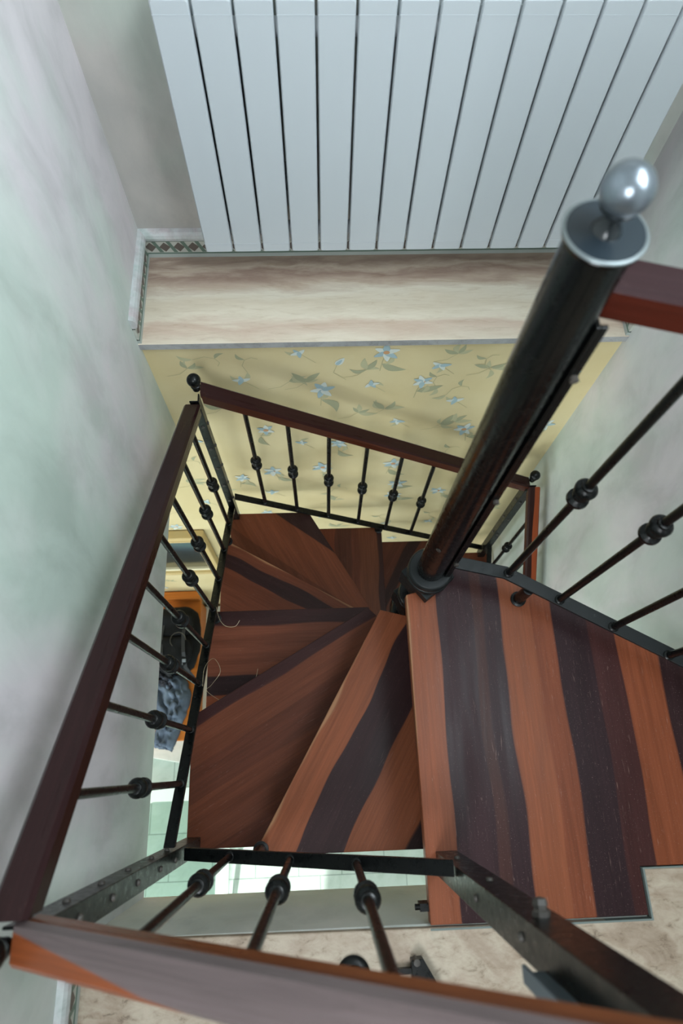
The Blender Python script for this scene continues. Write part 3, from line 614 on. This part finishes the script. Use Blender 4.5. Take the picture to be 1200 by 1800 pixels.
# bench
OR = wood('orange_bench_wood', [(0, (196, 116, 50)), (.4, (186, 106, 44)), (.8, (200, 120, 54))], 0, 1.2, 0, .02, .4, .1, 0, 1, 9)
def uvbox(bm, *a):
    uvl = bm.loops.layers.uv.verify(); n0 = len(bm.faces); box(bm, *a); bm.faces.ensure_lookup_table()
    for f in bm.faces[n0:]:
        for lp in f.loops: lp[uvl].uv = (lp.vert.co.y+lp.vert.co.z, lp.vert.co.x)
bench = thing('wooden_bench', 'orange wooden bench by the wallpapered wall, holding the backpack and jeans', 'bench', (-1.4, .66, LZ+.10))
bm = bmesh.new(); uvbox(bm, -2.0, -.83, .20, 1.13, -4.375, -4.34); finish('seat', bm, OR, bench, bevel=.006)
bm = bmesh.new(); uvbox(bm, -1.98, -.85, .235, .255, LZ+.10, -4.375); finish('front_panel', bm, OR, bench)
for x in (-.87, -1.98):
    bm = bmesh.new(); uvbox(bm, x, x+.02, .255, 1.12, LZ+.10, -4.375); finish('side_panel', bm, OR, bench)
bm = bmesh.new(); uvbox(bm, -2.0, -.83, 1.10, 1.155, -4.34, -4.27); finish('back_board', bm, OR, bench, bevel=.006)
MARB = travertine('white_marble', (1, 1, 1), c=((214, 220, 216), (226, 230, 226), (200, 208, 204), (220, 224, 220)), pits=.2, band=4)
bm = bmesh.new(); prism(bm, [(-2.2, .32), (-.70, .015), (-.70, 1.14), (-2.2, 1.14)], LZ, LZ+.10); tag(finish('marble_plinth', bm, MARB, bevel=.006), 'low white marble plinth on the tiles, under the orange bench', 'plinth')

# backpack
BAGM = N('black_fabric'); tc = BAGM.n('ShaderNodeTexCoord'); n_ = BAGM.n('ShaderNodeTexNoise', Scale=9.0, Detail=4.0); BAGM.l(tc.outputs['Object'], n_.inputs[0])
BAGM.l(BAGM.ramp(n_.outputs[0], [(.3, srgb((14, 15, 17))), (.7, srgb((30, 32, 36)))]).outputs[0], BAGM.b.inputs['Base Color']); BAGM.b.inputs['Roughness'].default_value = .8; BAGM.b.inputs['Specular IOR Level'].default_value = .15
bb = BAGM.n('ShaderNodeBump', Strength=.5, Distance=.02); BAGM.l(n_.outputs[0], bb.inputs['Height']); BAGM.l(bb.outputs[0], BAGM.b.inputs['Normal']); BAGM = BAGM.m
def soft(name, cx, cy, z0, sx, sy, sz, mat, par, e=3.2, amp=.012, fs=14, rot=0.0, taper=.0, seed=0.0):
    from mathutils import noise
    bm = bmesh.new(); bmesh.ops.create_uvsphere(bm, u_segments=40, v_segments=24, radius=1)
    for v in bm.verts:
        c = v.co; r = (abs(c.x)**e+abs(c.y)**e+abs(c.z)**e)**(1/e); c = c/max(r, 1e-6)
        p = Vector((c.x*sx*(1-taper*c.y), c.y*sy, c.z*sz)); nn = noise.noise(p*fs+Vector((seed, 0, 0)))
        p += c.normalized()*nn*amp
        x = p.x*math.cos(rot)-p.y*math.sin(rot); y = p.x*math.sin(rot)+p.y*math.cos(rot)
        v.co = (cx+x, cy+y, z0+sz+p.z if True else 0)
        v.co.z = max(v.co.z, z0)
    return finish(name, bm, mat, par, smooth='all')
bag = thing('backpack', 'black fabric backpack lying on the orange bench', 'backpack', (-.99, .80, -4.34))
soft('main_bag', -.965, .82, -4.338, .155, .215, .085, BAGM, bag, taper=-.06)
soft('front_pocket', -.965, .73, -4.185, .125, .095, .022, BAGM, bag, seed=3)
soft('top_pocket', -.965, .905, -4.19, .125, .075, .020, BAGM, bag, seed=7)
for x in (-1.04, -.90):
    bm = bmesh.new(); pts = [(x, .99, -4.24), (x+.01, .93, -4.16), (x, .84, -4.148), (x+.01, .72, -4.132), (x+.02, .63, -4.18), (x+.06, .57, -4.30), (x+.10, .55, -4.333)]
    sweep(bm, pts, [(-.011, -.001), (-.011, .002), (.011, .002), (.011, -.001)]); finish('strap', bm, plain('strap_webbing', (38, 40, 44), .8), bag)
BUCK = plain('buckle_plastic', (120, 128, 138), .3)
for x, y in ((-1.03, .665), (-.96, .645), (-.885, .67)):
    bm = bmesh.new(); box(bm, x-.012, x+.012, y-.010, y+.010, -4.150, -4.142); box(bm, x-.012, x-.008, y-.028, y-.01, -4.152, -4.146); finish('buckle', bm, BUCK, bag, bevel=.002)
bm = bmesh.new(); pts = [(-.93+.05*math.cos(t*.5), .80+.05*math.sin(t*.5), -4.140) for t in range(9)]; tube(bm, pts, .0016, 6); finish('cord', bm, plain('pale_cord', (84, 80, 72), .8), bag)

# jeans: crumpled cloth drooping over the bench
def cloth(name, path, width, mat, par, z_amp=.03, seed=0, th=.012):
    from mathutils import noise
    bm = bmesh.new(); nu, nv = 46, 18; P = [Vector(p) for p in path]; g = []
    for i in range(nu+1):
        t = i/nu*(len(P)-1); a = min(int(t), len(P)-2); f = t-a
        f2 = f*f*(3-2*f) if False else f
        c = P[a].lerp(P[a+1], f2); d = (P[min(a+1, len(P)-1)]-P[a]); s = Vector((-d.y, d.x, 0)).normalized() if Vector((d.x, d.y)).length > .004 else Vector((1, 0, 0))
        if i and s.dot(ls) < 0: s = -s
        ls = s if not i else (ls*.7+s*.3).normalized(); s = ls
        w_ = width[a]*(1-f)+width[a+1]*f; row = []
        for j in range(nv+1):
            u = j/nv*2-1; dome = math.sqrt(max(0, 1-u*u)); k_ = c+s*(u*w_)
            h = z_amp*dome*(1.0+.9*noise.noise(Vector((i*.16, j*.33, seed)))+.7*abs(noise.noise(Vector((i*.34+5, j*.5, seed+2)))))+.004
            row.append(bm.verts.new((k_.x+.012*noise.noise(Vector((i*.3, j*.3, seed+9))), k_.y+.012*noise.noise(Vector((i*.3, j*.3, seed+4))), k_.z+h)))
        g.append(row)
    for i in range(nu):
        for j in range(nv): bm.faces.new((g[i][j], g[i+1][j], g[i+1][j+1], g[i][j+1]))
    o = finish(name, bm, mat, par, smooth='all'); sm = o.modifiers.new('thick', 'SOLIDIFY'); sm.thickness = .003; sm.offset = -1
    return o
DEN = N('denim'); tc = DEN.n('ShaderNodeTexCoord'); n_ = DEN.n('ShaderNodeTexNoise', Scale=11.0, Detail=5.0); DEN.l(tc.outputs['Object'], n_.inputs[0])
DEN.l(DEN.ramp(n_.outputs[0], [(.3, srgb((62, 72, 88))), (.5, srgb((78, 90, 108))), (.7, srgb((96, 110, 128)))]).outputs[0], DEN.b.inputs['Base Color']); DEN.b.inputs['Roughness'].default_value = .85; DEN = DEN.m
je = thing('jeans', 'crumpled blue grey jeans draped over the orange bench below the backpack', 'trousers', (-1.0, .35, -4.34))
cloth('trouser_leg', [(-1.10, .60, -4.335), (-1.05, .50, -4.335), (-.99, .38, -4.335), (-1.00, .27, -4.335), (-1.03, .185, -4.335), (-1.04, .165, -4.39), (-1.04, .16, -4.47)], [.07, .09, .085, .075, .07, .066, .05], DEN, je, .040, 1)
cloth('trouser_leg', [(-1.04, .58, -4.325), (-.97, .54, -4.325), (-.93, .46, -4.325), (-.95, .36, -4.325), (-1.0, .26, -4.325)], [.05, .07, .07, .06, .045], DEN, je, .045, 8)
cloth('waistband', [(-1.09, .61, -4.30), (-1.02, .57, -4.30), (-.98, .52, -4.31)], [.03, .05, .04], plain('dark_cloth', (40, 42, 52), .9), je, .03, 15)

# white framed glass table
tb = thing('glass_table', 'low table with a rounded white frame and greenish glass on the tiled floor', 'table', (-.9, -.5, LZ))
bm = bmesh.new(); x0, x1, y0, y1, w_, zt = -1.175, -.60, -1.0, -.075, .075, -4.35
def rr_(x0, x1, y0, y1, r, n=6):
    pts = []
    for cx, cy, a in ((x1-r, y0+r, -90), (x1-r, y1-r, 0), (x0+r, y1-r, 90), (x0+r, y0+r, 180)):
        for i in range(n+1): t = math.radians(a+90*i/n); pts.append((cx+r*math.cos(t), cy+r*math.sin(t)))
    return pts
O, I = rr_(x0, x1, y0, y1, .07), rr_(x0+w_, x1-w_, y0+w_, y1-w_, .035); n = len(O)
R_ = [[bm.verts.new((x, y, z)) for x, y in L] for L, z in ((O, zt), (I, zt), (I, zt-.03), (O, zt-.03))]
for p, q in zip(R_, R_[1:]+R_[:1]):
    for i in range(n): bm.faces.new((p[i], p[(i+1) % n], q[(i+1) % n], q[i]))
WHT = plain('white_lacquer', (222, 232, 228), .35)
finish('top_frame', bm, WHT, tb, smooth=True)
gl = N('tinted_glass'); gl.b.inputs['Base Color'].default_value = (.74, .86, .81, 1); gl.b.inputs['Roughness'].default_value = .02; gl.b.inputs['Transmission Weight'].default_value = 1; gl.b.inputs['IOR'].default_value = 1.1
bm = bmesh.new(); prism(bm, rr_(x0+w_-.002, x1-w_+.002, y0+w_-.002, y1-w_+.002, .035), zt-.012, zt-.004); finish('glass_pane', bm, gl.m, tb)
for x, y in ((x0+.04, y0+.05), (x1-.04, y0+.05), (x0+.04, y1-.05), (x1-.04, y1-.05)):
    bm = bmesh.new(); lathe(bm, [(.016, LZ), (.018, zt-.03)], (x, y, 0), seg=14); finish('leg', bm, WHT, tb, smooth=True)

# loose wire curls caught on the left lower rail
WIRE = plain('thin_wire', (176, 160, 132), .4, .5)
def curl(pts, label):
    P = [Vector(p) for p in pts]; out = []
    for i in range(len(P)-1):
        p0, p1, p2, p3 = P[max(i-1, 0)], P[i], P[i+1], P[min(i+2, len(P)-1)]
        for s in range(6):
            t = s/6; out.append(.5*((2*p1)+(p2-p0)*t+(2*p0-5*p1+4*p2-p3)*t*t+(3*p1-p0-3*p2+p3)*t**3))
    out.append(P[-1]); bm = bmesh.new(); tube(bm, out, .0007, 5); tag(finish('wire_curl', bm, WIRE, smooth=True), label, 'wire', 'loose wire curls')
def zl(y, dz=.012): return strL(y)+dz
curl([(-.352, .235, zl(.235)), (-.345, .285, -1.90), (-.325, .315, -1.93), (-.312, .285, -1.98), (-.335, .245, -1.97), (-.345, .225, -1.95), (-.31, .20, -2.0), (-.27, .185, -2.04), (-.235, .20, -2.09), (-.225, .255, -2.12), (-.215, .31, -2.13)], 'tangled thin wire curling over the tread from the left lower rail')
curl([(-.354, .515, zl(.515)), (-.345, .478, -2.13), (-.325, .455, -2.14), (-.295, .455, -2.15), (-.28, .475, -2.15)], 'single short wire loop on the left lower rail, further back')

# ------------------------------------------------------------------ lift the whole place so that the lower floor lies at height zero
for o in S.objects:
    if '_w' in o: del o['_w']
    if o.parent is None: o.location.z += UP
